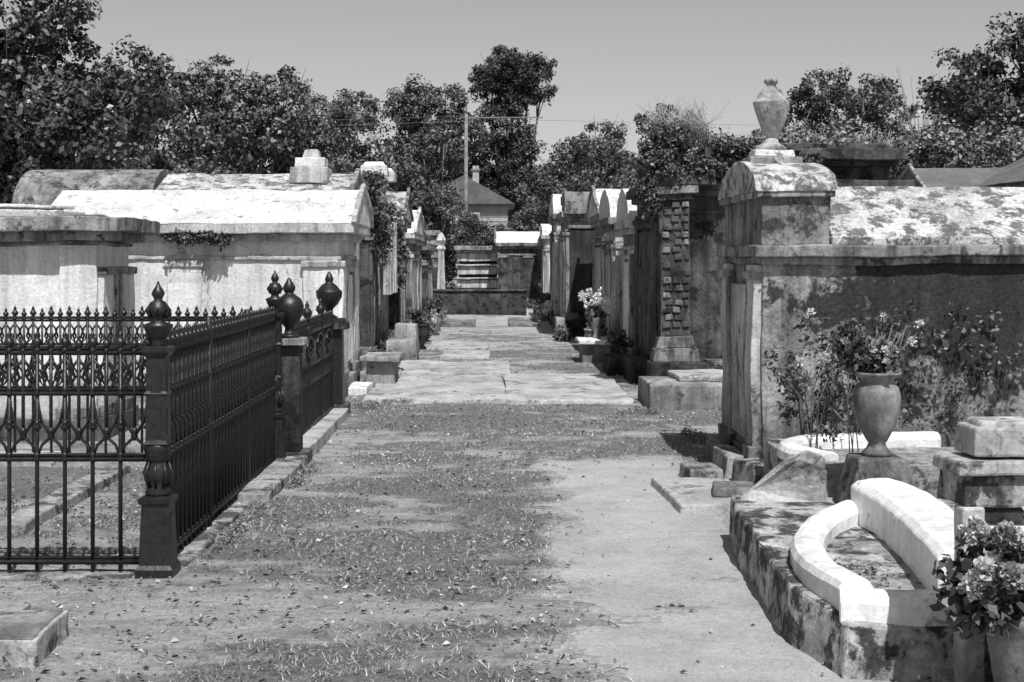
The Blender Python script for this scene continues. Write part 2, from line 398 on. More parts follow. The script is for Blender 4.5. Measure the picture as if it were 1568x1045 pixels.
# ---------------------------------------------------------------- LEFT
tomb('plastered_tomb',-8.5,-3.5,12.5,13.55,1.95,1,'plaster_light','trim_grey','trim_grey','flat',.02,.24,pil=.34,midp=(-5.3,),caps=False)
tomb('plastered_tomb',-8.0,-4.75,15.2,16.0,2.12,1,'plaster_light','roof_lichen','roof_lichen','flat',.06,.1)
tomb('gabled_tomb',-5.0,-1.8,16.2,18.0,2.0,1,'plaster_light','plaster_grey','roof_lichen','gable',.42,.2,tablet='marble_white',pil=.4,midp=(-3.75,))
bush('fern_plant',[(-3.45,16.02,1.84,.45,.06,.05),(-3.2,16.02,1.83,.2,.05,.07)],30,22,.05,.05,seed=4)
def exC(b):
    b.box(-2.75,-2.25,19.0,19.5,2.6,2.82,'plaster_grey'); b.box(-2.7,-2.3,19.05,19.45,2.82,2.95,'roof_lichen'); b.box(-2.62,-2.38,19.13,19.37,2.95,3.06,'plaster_grey',.03)
tomb('gabled_tomb',-4.4,-2.0,18.7,20.3,2.45,1,'plaster_grey','trim_grey','roof_lichen_dark','gable',.3,.1,extra=exC)
tomb('barrel_vault_tomb',-7.7,-5.6,22.8,25.2,2.25,1,'tomb_mid','trim_grey','tomb_mid','barrel',.85,.08)
tomb('stone_tomb',-4.5,-1.85,20.7,22.3,2.35,1,'tomb_dark','tomb_mid','tomb_dark','flat',.4,.14,tablet='tomb_dark')
def exE(b):
    for yy in (23.1,24.9):
        b.box(-2.2,-1.75,yy-.22,yy+.22,2.93,3.1,'tomb_pale',.02); b.box(-2.15,-1.8,yy-.17,yy+.17,3.1,3.16,'marble_white',.03)
    for k in range(5): b.box(-1.82,-1.72,22.85+.4*k,23.05+.4*k,1.0,2.2,'tomb_pale')
tomb('ornate_tomb',-4.3,-1.95,22.8,25.2,2.5,1,'tomb_mid','tomb_pale','roof_lichen','flat',.45,.16,extra=exE)
tomb('ornate_tomb',-4.3,-1.8,25.7,27.6,2.3,1,'tomb_dark','tomb_mid','roof_lichen_dark','gable',.55,.14)
tomb('gabled_tomb',-4.3,-1.72,28.2,31,2.1,1,'tomb_mid','tomb_pale','roof_lichen','gable',.5,.12)
tomb('gabled_tomb',-4.3,-1.85,31.8,34.5,2.0,1,'tomb_pale','trim_grey','roof_lichen','gable',.5,.12)
tomb('stone_tomb',-4.3,-1.75,35.3,38,1.9,1,'tomb_dark','trim_grey','tomb_mid','flat',.3,.12)
tomb('gabled_tomb',-12.5,-9.2,13.5,15.5,2.0,1,'plaster_grey','trim_grey','roof_lichen','gable',.45,.12)
tomb('gabled_tomb',-12.5,-8.4,18,20.5,2.3,1,'tomb_mid','trim_grey','roof_lichen_dark','gable',.45,.12)
bush('climbing_vine',[(-1.72,20.9,2.0,.2,.4,.5),(-1.9,20.6,2.7,.3,.4,.15),(-2.0,22.6,2.4,.4,.3,.4),(-1.78,25.3,1.7,.2,.25,.8)],45,44,.055,.11,'leaf_oak',seed=9)
b=B(); b.box(-1.62,-1.25,17.6,18.4,0,.32,'marble_grey',.02); b.box(-1.68,-1.2,17.5,18.5,.32,.38,'marble_grey'); b.box(-1.75,-1.5,16.5,17.2,0,.1,'marble_white'); b.done('marble_grave_block',.012,.018,.12)
b=B(); b.box(-1.7,-1.2,21.5,22.3,0,.35,'marble_grey',.03); b.box(-1.72,-1.3,23.5,24.2,0,.5,'tomb_pale',.04); b.done('marble_grave_block',.012,.02,.2)
POT=[(.09,0),(.13,.02),(.08,.07),(.16,.2),(.19,.33),(.17,.4),(.2,.43),(.18,.45),(.15,.42)]
for i,(x,y,m) in enumerate([(-1.35,25,'door_dark'),(-1.3,29.5,'vase_stone'),(1.25,36,'vase_stone'),(1.62,23.2,'marble_grey'),(-1.4,33,'marble_grey')]):
    e=empty('flower_pot'); b=B(); b.lathe(x,y,.0,POT,m,14); b.done('pot',parent=e); bush('plant',[(x,y,.55,.16,.16,.16)],18,26,.06,.08,seed=20+i,parent=e)
bush('shrub',[(-1.4,31.3,.25,.2,.5,.25),(-1.4,27.4,.2,.15,.4,.2),(-1.55,19.6,.15,.15,.4,.16),(-1.5,35,.3,.25,.6,.3)],26,40,.06,.12,'leaf_oak',seed=33)
blossoms('flower_bouquet',[(-1.45+random.random()*.3,random.uniform(26,34),random.uniform(.2,.5)) for _ in range(12)],.07,3)
# ---------------------------------------------------------------- FENCE
FX=-1.70
FIN=[(.014,0),(.024,.01),(.011,.022),(.013,.03),(.028,.05),(.023,.062),(.01,.078),(.014,.086),(.0015,.112)]
def fence(b,p0,p1,s=.14,kr=1.25):
    p0=Vector(p0);p1=Vector(p1); L=(p1-p0).length; n_=int(round(L/s)); s=L/n_; d=(p1-p0)/L
    def P(t,z,o=0): q=p0+d*t; return (q.x-d.y*o,q.y+d.x*o,z)
    for z,r in ((1.125,.011),(.92,.010),(.59,.011),(.075,.013)):
        b.tube([P(0,z),P(L,z)],r*kr,'cast_iron',4); b.tube([P(0,z+.02),P(L,z+.02)],r*.7,'cast_iron',4)
    for i_ in range(n_+1):
        t=i_*s
        b.tube([P(t,.03),P(t,1.13)],.0088*kr,'cast_iron',6)
        b.lathe(P(t,0)[0],P(t,0)[1],1.125,FIN,'cast_iron',6)
        for z in (.575,.735,.905): b.lathe(P(t,0)[0],P(t,0)[1],z,[(.01,0),(.022,.008),(.025,.016),(.013,.03),(.02,.037),(.009,.05)],'cast_iron',6)
        if i_<n_:
            m=t+s/2
            b.tube([P(m,.70),P(m,1.13)],.0075*kr,'cast_iron',5); b.lathe(P(m,0)[0],P(m,0)[1],1.125,[(r*.85,z*.85) for r,z in FIN],'cast_iron',6)
            b.lathe(P(m,0)[0],P(m,0)[1],.68,[(.002,0),(.02,.02),(.013,.04),(.023,.05),(.009,.07)],'cast_iron',6)
            for sg in (0,1):
                def Q(u,z): return P(t+(s*u if sg==0 else s*(1-u)),z)
                b.tube([Q(0,.60),Q(.18,.66),Q(.5,.70),Q(.82,.77),Q(.95,.85),Q(1,.92)],.0085,'cast_iron',5)
                b.tube([Q(0,1.1),Q(.22,1.06),Q(.36,1.0),Q(.22,.96),Q(.08,.985),Q(.15,1.02)],.008,'cast_iron',5)
                b.tube([Q(.5,.93),Q(.3,.95),Q(.2,1.0),Q(.32,1.06),Q(.5,1.09)],.008,'cast_iron',5)
def ironpost(b,x,y,k=1.0,h=1.0):
    r2=math.sqrt(2)
    sq=lambda p:[(r*r2*k,z*h) for r,z in p]
    b.lathe(x,y,0,sq([(.094,0),(.094,.05),(.08,.07),(.068,.37),(.08,.375),(.084,.40),(.06,.41)]),'cast_iron',4,False,math.pi/4)
    for sx,sy in ((0,-1),(1,0),(0,1),(-1,0)):
        b.box(x+sx*.073-.045*abs(sy)-.006*abs(sx),x+sx*.073+.045*abs(sy)+.006*abs(sx),y+sy*.073-.045*abs(sx)-.006*abs(sy),y+sy*.073+.045*abs(sx)+.006*abs(sy),.1*h,.32*h,'cast_iron',.004)
    b.lathe(x,y,.405*h,[(.055*k,0),(.068*k,.02*h),(.042*k,.05*h),(.06*k,.08*h),(.07*k,.12*h),(.05*k,.16*h),(.046*k,.18*h),(.065*k,.2*h),(.055*k,.23*h),(.068*k,.25*h),(.045*k,.27*h)],'cast_iron',16)
    for a in range(8):
        t=a*math.pi/4; b.tube([(x+.05*k*math.cos(t),y+.05*k*math.sin(t),.45*h),(x+.072*k*math.cos(t),y+.072*k*math.sin(t),.52*h),(x+.05*k*math.cos(t),y+.05*k*math.sin(t),.58*h)],.008,'cast_iron',5)
    b.lathe(x,y,.66*h,sq([(.05,0),(.06,.01),(.052,.03),(.05,.25),(.058,.262),(.05,.275),(.048,.44),(.056,.45),(.07,.47),(.07,.49),(.05,.5)]),'cast_iron',4,False,math.pi/4)
    for sx,sy in ((0,-1),(1,0),(0,1),(-1,0)):
        for z in (.78,.98): b.box(x+sx*.049*k-.026*k*(1-abs(sx))-.006*abs(sx),x+sx*.049*k+.026*k*(1-abs(sx))+.006*abs(sx),y+sy*.049*k-.026*k*(1-abs(sy))-.006*abs(sy),y+sy*.049*k+.026*k*(1-abs(sy))+.006*abs(sy),(z-.07)*h,(z+.07)*h,'cast_iron')
    b.lathe(x,y,1.155*h,[(.05*k,0),(.035*k,.02),(.045*k,.04),(.062*k,.07),(.074*k,.1),(.076*k,.11),(.035*k,.125),(.03*k,.14),(.05*k,.16),(.058*k,.185),(.045*k,.215),(.02*k,.235),(.026*k,.25),(.034*k,.265),(.026*k,.285),(.012*k,.305),(.003,.33)],'cast_iron',16)
    for a in range(8):
        t=a*math.pi/4+.2; b.tube([(x+.04*k*math.cos(t),y+.04*k*math.sin(t),1.3*h),(x+.062*k*math.cos(t),y+.062*k*math.sin(t),1.335*h),(x+.03*k*math.cos(t),y+.03*k*math.sin(t),1.38*h)],.006,'cast_iron',5)
b=B()
fence(b,(-6.5,7.15),(FX-.05,7.15)); fence(b,(FX+.0,7.25),(FX,10.85),.105,1.5); fence(b,(-6.5,10.95),(FX-.05,10.95))
ironpost(b,FX,7.15); ironpost(b,FX,10.92,.95,1.02)
for t in (8.4,9.7): b.tube([(FX,t,0),(FX,t,1.25)],.022,'cast_iron',8)
for i_ in range(38):
    y=11.42+i_*.076; zt=.97
    b.tube([(FX+.05,y,.1),(FX+.05,y,zt)],.013,'cast_iron',5); b.lathe(FX+.05,y,zt,[(r,z) for r,z in FIN],'cast_iron',6)
for z in (.12,.5,.66,.95): b.tube([(FX+.05,11.35,z),(FX+.05,14.3,z)],.02,'cast_iron',6)
for y0 in (11.4,12.1,12.8,13.5):
    b.box(FX+.03,FX+.055,y0+.06,y0+.62,.16,.46,'cast_iron')
    pts=[(FX+.065,y0+.34+.26*math.cos(a)*(1-a/9),.8+.13*math.sin(a)*(1-a/9)) for a in np.arange(0,7,.45)]; b.tube(pts,.012,'cast_iron',5)
for yy in (12.4,13.35): b.tube([(FX+.05,yy,.05),(FX+.05,yy,1.05)],.025,'cast_iron',8); b.lathe(FX+.05,yy,1.05,[(.03,0),(.02,.02),(.045,.06),(.04,.09),(.015,.12),(.02,.14),(.003,.18)],'cast_iron',12)
b.done('iron_fence')
b=B()
b.box(FX-.08,FX+.24,11.05,11.33,-.05,.09,'trim_grey'); b.box(FX-.02,FX+.17,11.09,11.28,.09,.92,'tomb_dark',.01); b.box(FX-.06,FX+.21,11.04,11.33,.92,.975,'trim_grey',.01)
b.lathe(FX+.07,11.19,.975,[(.075,0),(.08,.02),(.04,.04),(.035,.08),(.075,.12),(.11,.19),(.115,.25),(.095,.3),(.05,.335),(.03,.35),(.045,.37),(.05,.395),(.03,.43),(.008,.47)],'cast_iron',20)
b.done('urn_pillar',.008,.006,.2)
b=B()
b.box(FX-.12,FX+.2,14.3,14.62,-.05,.12,'trim_grey'); b.box(FX-.07,FX+.15,14.35,14.58,.12,.88,'cast_iron',.015); b.box(FX-.12,FX+.2,14.3,14.62,.88,.95,'tomb_dark',.01); b.box(FX-.09,FX+.17,14.33,14.59,.95,.99,'tomb_dark',.02)
b.lathe(FX+.0,14.46,.985,[(.08,0),(.09,.02),(.04,.05),(.04,.1),(.09,.15),(.13,.22),(.135,.28),(.11,.3),(.08,.34),(.035,.37),(.045,.4),(.035,.43),(.008,.48)],'cast_iron',20)
b.done('urn_pillar',.008,.006,.2)
b=B(); yy=7.35; rd=random.Random(4)
while yy<9.2: l=rd.uniform(.28,.5); b.box(FX-.1+rd.uniform(-.01,.01),FX+.10+rd.uniform(-.02,.02),yy,yy+l-.015,-.05,.018+rd.uniform(0,.012),'curb_stone',rot=rd.uniform(-.02,.02)); yy+=l
while yy<10.95: l=rd.uniform(.4,.7); b.box(FX-.09,FX+.22+rd.uniform(-.01,.015),yy,yy+l-.012,-.05,.06+rd.uniform(0,.012),'curb_stone',rot=rd.uniform(-.015,.015)); yy+=l
b.box(FX-.02,FX+.22,11.36,12.7,-.05,.1,'concrete_slab'); b.box(FX-.02,FX+.21,12.72,14.28,-.05,.09,'concrete_slab')
b.box(-6.6,FX-.12,10.85,11.06,-.05,.1,'concrete_slab'); b.box(-6.6,FX-.12,7.07,7.23,-.05,.02,'curb_stone')
b.done('fence_curb',.01,.014,.12)
bush('weeds',[(-2.6,8.5,.02,.8,.8,.03),(-3.6,9.5,.02,1,.8,.03),(-2.2,10.2,.02,.3,.5,.03),(-1.5,8.3,.01,.05,.9,.015),(-1.4,10.3,.01,.05,.7,.015),(1.75,12.6,.02,.1,.5,.05),(1.5,14.6,.02,.3,.2,.04),(-1.35,15.3,.02,.2,.4,.03)],45,18,.02,.05,'leaf_light',seed=71)
b=B(); b.box(-2.9,-2.72,8.2,10.6,-.02,.07,'curb_stone'); b.box(-5.2,-5.0,8,10.6,-.02,.07,'curb_stone'); b.done('grave_coping',.01,.015,.2)
b=B(); b.box(-2.7,-1.79,5.5,5.98,-.02,.115,'curb_mossy',.005,rot=.03); b.box(-2.69,-1.81,5.51,5.96,.112,.124,'marble_grey',.004,rot=.03); b.box(-2.9,-2.02,6.0,6.18,-.02,.1,'curb_stone'); b.done('stone_slab',.01,.012,.1)

# ---------------------------------------------------------------- PATH SLABS
b=B(); b.box(-1.5,.1,15.6,18.9,-.05,.045,'concrete_slab',.01,rot=.01); b.box(.09,1.5,15.5,19.2,-.05,.05,'concrete_slab',.01); b.box(-1.45,.2,19.3,21.6,-.05,.04,'concrete_slab',.01); b.box(-.9,-.1,22.6,24.0,-.05,.05,'concrete_slab',.01)
b.box(-1.2,-.15,24.5,26.6,-.05,.05,'concrete_slab'); b.box(-1.3,-.5,33,35,-.05,.1,'marble_grey'); b.box(.3,1.0,33,36,-.05,.08,'marble_grey'); b.done('concrete_path',.012,.03,.12)

# ---------------------------------------------------------------- RIGHT near tomb
b=B()
x0,x1,y0,y1=1.9,6.2,10.15,11.6
b.box(x0-.02,x1,y0-.05,y1+.05,-.1,.16,'wall_worn'); b.box(x0,x1,y0,y1,.1,1.6,'wall_mossy')
b.box(x0-.03,x1+.05,y0-.04,y1+.04,1.555,1.612,'wall_worn'); b.box(x0-.08,x1+.1,y0-.09,y1+.09,1.61,1.69,'trim_grey')
b.roofx(x0+.5,x1+.05,y0-.04,y1+.04,1.74,2.14,'roof_lichen_dark'); b.box(x0+.49,x1+.06,y0-.05,y1+.05,1.685,1.75,'roof_lichen_dark')
b.box(x0-.02,x0+.475,y0-.03,y1+.03,1.685,2.04,'wall_worn'); b.box(x0-.06,x0+.5,y0-.07,y1+.07,2.03,2.085,'trim_grey')
b.barrelx(x0-.07,x0+.51,y0-.08,y1+.08,2.075,.25,'roof_lichen_dark',18)
for py in (y0+.03,y1-.28): b.box(x0-.07,x0+.02,py,py+.25,.15,1.55,'plaster_grey'); b.box(x0-.1,x0+.03,py-.02,py+.27,1.44,1.5,'trim_grey'); b.box(x0-.1,x0+.03,py-.02,py+.27,.12,.25,'trim_grey')
b.box(x0-.035,x0+.02,y0+.38,y1-.38,.25,1.4,'marble_grey'); b.box(x0-.06,x0+.02,y0+.31,y0+.39,.2,1.44,'trim_grey'); b.box(x0-.06,x0+.02,y1-.39,y1-.31,.2,1.44,'trim_grey')
ux,uy=2.1,10.87
b.box(ux-.2,ux+.2,uy-.25,uy+.25,2.28,2.36,'urn_stone'); b.box(ux-.16,ux+.16,uy-.18,uy+.18,2.36,2.42,'roof_lichen',.01)
b.lathe(ux,uy,2.42,[(.13,0),(.12,.03),(.06,.06),(.055,.085),(.04,.1),(.06,.12),(.085,.17),(.115,.25),(.132,.33),(.137,.365),(.14,.38),(.12,.39),(.105,.41),(.1,.43),(.065,.47),(.035,.49),(.03,.5),(.05,.515),(.055,.53),(.045,.55),(.01,.565)],'urn_stone',24)
b.done('gabled_tomb_with_urn',.012,.02,.1)
# tall overgrown tomb
def exH(b):
    b.box(1.82,2.5,16.75,17.3,-.05,.36,'tomb_dark'); b.box(1.86,2.42,16.85,17.3,.36,.52,'tomb_mid',.02); b.box(1.9,2.37,16.9,17.3,.52,.66,'tomb_mid',.03)
    b.box(1.95,2.31,16.95,17.3,.66,2.3,'tomb_dark')
    rd=random.Random(8)
    for k in range(17):
        z=.76+k*.09; o=.05*(k%2)
        for xx in (1.97,2.09,2.21):
            if rd.random()<.8: b.box(xx+o*.6,min(xx+o*.6+.1,2.3),16.93-rd.uniform(0,.015),16.97,z,z+.07,rd.choice(['tomb_dark','brick_soot','tomb_dark','tomb_mid']),.006)
    b.box(1.9,2.36,16.9,17.3,2.28,2.36,'tomb_dark'); b.box(1.86,2.4,16.86,17.3,2.36,2.46,'tomb_mid')
    b.box(1.84,2.6,16.85,17.5,2.46,2.6,'tomb_dark'); b.box(2.5,4.9,17,19.9,2.78,2.92,'tomb_dark'); b.box(2.9,4.7,17.2,19.7,2.92,2.99,'brick_soot')
    b.box(2.5,3.2,16.9,17.4,-.05,.38,'tomb_mid')
tomb('overgrown_tomb',1.98,4.9,17.25,20,2.55,-1,'tomb_dark','tomb_dark','tomb_dark','flat',.3,.14,tablet='tomb_dark',extra=exH)
bush('climbing_vine',[(2.0,16.95,2.8,.28,.2,.36),(2.1,17.1,3.05,.24,.3,.18),(2.45,16.92,2.68,.3,.08,.1),(1.84,17.0,2.35,.06,.2,.25),(3.3,16.9,2.76,.6,.06,.06),(2.85,17.0,2.93,.3,.2,.05)],56,56,.048,.1,'leaf_garden',seed=12)
bush('roof_weeds',[(2.15,17.5,3.15,.3,.4,.12),(3.9,17.5,3.04,.8,.4,.08)],40,22,.055,.08,'leaf_light',seed=14)
b=B(); rd=random.Random(5)
for _ in range(150):
    x=1.9+rd.random()*.7; y=17.0+rd.random()*.8; b.tube([(x,y,2.95),(x+rd.uniform(-.1,.1),y,3.2),(x+rd.uniform(-.28,.28),y,3.28+rd.random()*.3)],.0035,'dry_straw',3)
for _ in range(120):
    x=3+rd.random()*1.9; y=17.2+rd.random()*.8; b.tube([(x,y,2.9),(x+rd.uniform(-.06,.06),y,3.02),(x+rd.uniform(-.12,.12),y,3.06+rd.random()*.12)],.0035,'dry_straw',3)
b.done('dry_grass')
b=B(); b.box(1.6,3.0,14.85,16.1,-.05,.27,'marble_grey',.015); b.box(1.95,3.0,15.2,16.2,.27,.33,'concrete_slab'); b.done('marble_step_block',.015,.018,.12)
tomb('barrel_vault_tomb',1.98,4.6,20.4,22.2,2.15,-1,'tomb_mid','tomb_pale','roof_lichen','barrel',.5,.13,tablet='marble_white')
tomb('barrel_vault_tomb',1.9,4.6,22.7,24.8,2.25,-1,'tomb_pale','tomb_mid','roof_lichen','barrel',.5,.13,tablet='marble_grey')
tomb('gabled_tomb',1.95,4.6,25.3,28.2,2.4,-1,'tomb_mid','trim_grey','roof_lichen','gable',.5,.13)
def exF(b):
    b.box(1.5,2.12,28.9,28.97,.5,2.2,'door_dark'); b.box(1.46,2.2,28.87,28.95,2.2,2.27,'tomb_mid'); b.box(1.3,2.5,28.75,29.1,-.05,.35,'tomb_dark'); b.box(1.38,2.3,28.8,30,2.5,2.95,'tomb_mid')
tomb('stone_tomb',1.42,4.6,29,31.6,2.55,-1,'tomb_mid','trim_grey','tomb_mid','flat',.4,.1,extra=exF)
tomb('stone_tomb',1.38,4.6,32.2,34.8,2.6,-1,'tomb_pale','tomb_mid','roof_lichen','barrel',.5,.1)
tomb('stone_tomb',1.5,4.6,35.5,38.5,2.7,-1,'tomb_dark','tomb_mid','tomb_dark','flat',.4,.1)
tomb('gabled_tomb',6.75,9.6,22,23.8,2.55,-1,'tomb_mid','trim_grey','shingle','gable',.5,.1)
b=B(); b.box(7.55,9.9,20.4,23.2,0,2.72,'wall_worn'); b.roofy(7.45,10.0,20.3,23.3,2.7,3.3,'shingle'); b.done('gabled_tomb',.012,.014,.3)
tomb('gabled_tomb',7.0,10.5,14,16,2.0,-1,'tomb_mid','trim_grey','roof_lichen','gable',.3,.12)
bush('hedge',[(4.0+i*.95,28+(.6*math.sin(i*2)),3.2+.25*math.sin(i*3),.9,.8,.85) for i in range(9)]+[(4.2+i*1.15,28,1.4,1.0,.9,1.4) for i in range(8)],95,60,.09,.26,'leaf_light',seed=44)
b=B(); b.box(1.3,1.75,21.6,22.4,-.05,.3,'marble_grey',.02); b.box(1.25,1.8,21.5,22.5,.3,.36,'marble_white'); b.box(1.5,1.85,19.2,20.2,-.05,.25,'tomb_dark',.03); b.box(1.7,1.95,18,19,-.05,.3,'tomb_dark'); b.box(1.2,1.38,28.4,29.2,-.05,.4,'marble_grey'); b.done('marble_grave_block',.012,.018,.2)
e=empty('flower_bouquet'); b=B(); b.lathe(1.55,22.0,.36,[(.07,0),(.06,.03),(.04,.08),(.08,.2),(.1,.3),(.08,.33)],'vase_stone',14); b.done('vase',parent=e)
blossoms('blooms',[(1.55+random.gauss(0,.12),22+random.gauss(0,.12),.93+random.gauss(0,.1)) for _ in range(26)],.065,8,e); bush('leaves',[(1.55,22,.8,.15,.15,.15)],20,16,.07,.08,seed=5,parent=e)
bush('shrub',[(1.78,20.7,.3,.12,.5,.3),(1.75,24.8,.25,.12,.6,.25),(1.3,27.5,.12,.12,.4,.15),(1.1,37,.3,.3,1,.3)],34,36,.055,.1,'leaf_oak',seed=35)
blossoms('flower_bouquet',[(1.1+random.random()*.5,random.uniform(32,38),random.uniform(.3,.9)) for _ in range(14)],.08,4)

# ---------------------------------------------------------------- RIGHT foreground
b=B()
b.add([(1.33,5.42,-.05),(2.6,5.42,-.05),(2.6,8.1,-.05),(1.30,8.1,-.05),(1.20,5.95,-.05),
       (1.35,5.44,.2),(2.6,5.44,.2),(2.6,8.1,.24),(1.32,8.1,.27),(1.22,5.97,.22)],
      [(2,1,0,4,3)[::1],(5,6,7,8,9),(0,1,6,5),(1,2,7,6),(2,3,8,7),(3,4,9,8),(4,0,5,9)],'curb_mossy')
b.done('grave_kerb',.018,.025,.09)
b=B()
def spl(pts,n=6):
    out=[]; P=[Vector(p) for p in pts]; P=[P[0]*2-P[1]]+P+[P[-1]*2-P[-2]]
    for i in range(1,len(P)-2):
        for k in range(n):
            t=k/n; a,b_,c,d=P[i-1],P[i],P[i+1],P[i+2]
            out.append(.5*((2*b_)+(c-a)*t+(2*a-5*b_+4*c-d)*t*t+(3*b_-a-3*c+d)*t**3))
    out.append(P[-2]); return [(q.x,q.y) for q in out]
b.strip(spl([(1.42,5.6),(1.36,6.0),(1.42,6.5),(1.6,7.0),(1.86,7.42)]),.15,.19,.33,'marble_white')
b.strip([(1.34,5.56),(1.6,5.52),(1.9,5.52)],.14,.19,.305,'marble_white')
b.strip(spl([(2.0,7.45),(2.03,7.0),(2.0,6.5),(1.95,6.0),(1.9,5.62)]),.3,.19,.44,'marble_white')
b.done('cradle_grave_coping',.012,.014,.06)
b=B(); b.box(1.45,1.9,5.6,7.2,.18,.225,'soil'); b.done('planting_soil',0,.03,.06)
bush('weeds',[(1.6,6.1,.23,.12,.35,.015)],12,10,.022,.04,'leaf_light',seed=72)
b=B(); b.add([(1.36,7.85,.24),(1.82,7.85,.24),(1.82,7.85,.50),(1.74,7.85,.53),(1.6,7.85,.46),(1.36,7.97,.27),(1.36,7.95,.24),(1.82,7.95,.24),(1.82,7.98,.50),(1.74,7.98,.53),(1.6,7.98,.46)],
  [(0,1,2,3,4,5),(7,6,5,10,9,8)[::1],(1,7,8,2),(2,8,9,3),(3,9,10,4),(4,10,5),(0,5,6),(0,6,7,1)],'concrete_slab'); b.done('broken_headstone',.01,.01,.1)
b=B(); b.box(1.75,2.9,8.0,8.2,-.05,.42,'curb_stone'); b.box(1.78,2.0,8.2,9.5,-.05,.40,'curb_stone'); b.box(2.0,3.4,8.2,9.3,-.05,.37,'soil')
b.strip(spl([(1.95,8.35),(1.83,8.7),(1.85,9.0),(2.1,9.25),(2.9,9.35)]),.14,.37,.46,'marble_white'); b.box(2.5,3.4,7.9,8.15,.3,.45,'curb_mossy'); b.done('raised_grave_bed',.014,.015,.09)
b=B(); b.add([(1.86,7.5,.26),(2.22,7.5,.26),(2.22,7.85,.26),(1.86,7.85,.26),(1.93,7.55,.53),(2.2,7.55,.53),(2.2,7.83,.53),(1.93,7.83,.53)],[(3,2,1,0),(4,5,6,7),(0,1,5,4),(1,2,6,5),(2,3,7,6),(3,0,4,7)],'wall_worn')
b.done('vase_plinth',.014,.012,.08)
e=empty('flower_vase'); b=B(); b.lathe(2.06,7.7,.53,[(.075,0),(.08,.02),(.055,.045),(.045,.07),(.06,.09),(.1,.17),(.123,.26),(.127,.32),(.115,.37),(.09,.4),(.095,.42),(.128,.44),(.13,.455),(.1,.45),(.09,.41)],'vase_stone',28)
b.done('vase',parent=e)
bush('leaves',[(2.06,7.7,1.06,.17,.13,.09),(1.95,7.7,1.12,.12,.1,.12)],34,16,.04,.05,seed=51,parent=e,up=.2)
rd=random.Random(9)
blossoms('blooms',[(2.06+rd.gauss(0,.13),7.66+rd.gauss(0,.07),1.14+rd.gauss(0,.05)) for _ in range(13)],.03,52,e,lo=.2)
b=B()
for _ in range(16):
    x=2.06+rd.gauss(0,.12); b.tube([(2.06,7.7,.95),(x*.5+1.03,7.68,1.05),(x+rd.gauss(0,.05),7.66,1.12+rd.random()*.12)],.003,'bark',4)
b.done('stems',parent=e)
e=empty('rose_bush'); b=B(); tips=[]
for i in range(28):
    x=1.98+rd.random()*.45; y=9.0+rd.random()*.5; zt=.6+rd.random()*.65; tx_=x+rd.gauss(0,.12); tips.append((tx_,y,zt))
    b.tube([(x,y,.36),(x+rd.gauss(0,.03),y,.36+(zt-.36)*.5),(tx_,y,zt)],.004,'bark',4)
b.done('stems',parent=e)
bush('leaves',[(t[0],t[1],t[2]-.1,.08,.07,.12) for t in tips],6,12,.036,.05,seed=53,parent=e)
blossoms('blooms',[t for t in tips[::3]],.035,54,e,n=40,lo=.6)
bush('ivy',[(3.05,10.07,1.1,.55,.02,.25),(3.4,10.07,.85,.4,.02,.25),(2.75,10.07,.8,.35,.02,.25),(3.0,9.8,.5,.6,.12,.12),(2.5,10.07,.6,.3,.03,.25)],30,7,.035,.06,'leaf_oak',seed=55)
b=B(); b.box(1.12,1.75,8.95,10.1,-.03,.05,'concrete_slab',.01,rot=.06); b.box(1.42,1.7,9.2,9.5,.05,.11,'marble_grey',.01,rot=-.1); b.box(1.36,1.62,10.15,10.5,-.02,.1,'curb_stone',.01,rot=.1)
b.box(1.68,1.9,9.6,10.0,-.02,.2,'curb_stone',.02,rot=.2); b.box(1.65,1.84,10.3,10.9,-.02,.17,'curb_stone',.02); b.box(1.7,1.86,10.95,11.6,-.02,.12,'marble_grey',.01); b.done('flat_stones',.012,.018,.1)
b=B()
b.box(1.67,2.3,4.97,5.2,.9,1.0,'marble_grey',.01); b.box(1.70,2.25,4.99,5.18,.99,1.02,'marble_grey',.01)
b.box(1.60,2.3,4.93,5.23,.84,.89,'marble_grey',.005); b.box(1.63,2.3,4.96,5.2,.73,.842,'curb_mossy')
b.box(1.62,1.70,4.95,5.05,-.05,.732,'marble_grey'); b.box(1.72,2.3,5.06,5.2,-.05,.70,'tomb_mid'); b.box(1.60,2.3,4.92,5.22,-.05,.1,'marble_grey')
b.box(1.71,2.3,4.86,5.06,.60,.66,'marble_white'); b.done('stone_pedestal',.01,.01,.08)
e=empty('flower_pot'); b=B(); b.lathe(1.76,4.72,.0,[(.1,0),(.11,.03),(.08,.07),(.09,.1),(.12,.3),(.135,.38),(.15,.4),(.15,.43),(.12,.42)],'vase_stone',20); b.done('pot',parent=e)
rd=random.Random(19)
bush('leaves',[(1.76,4.72,.56,.24,.15,.14),(1.63,4.7,.47,.14,.1,.1)],75,14,.048,.06,'leaf_garden',seed=61,parent=e,up=.2)
blossoms('blooms',[(1.75+rd.uniform(-.22,.24),4.64+rd.uniform(-.1,.1),.65+rd.uniform(-.15,.12)) for _ in range(22)],.045,62,e,n=190,lo=.2)
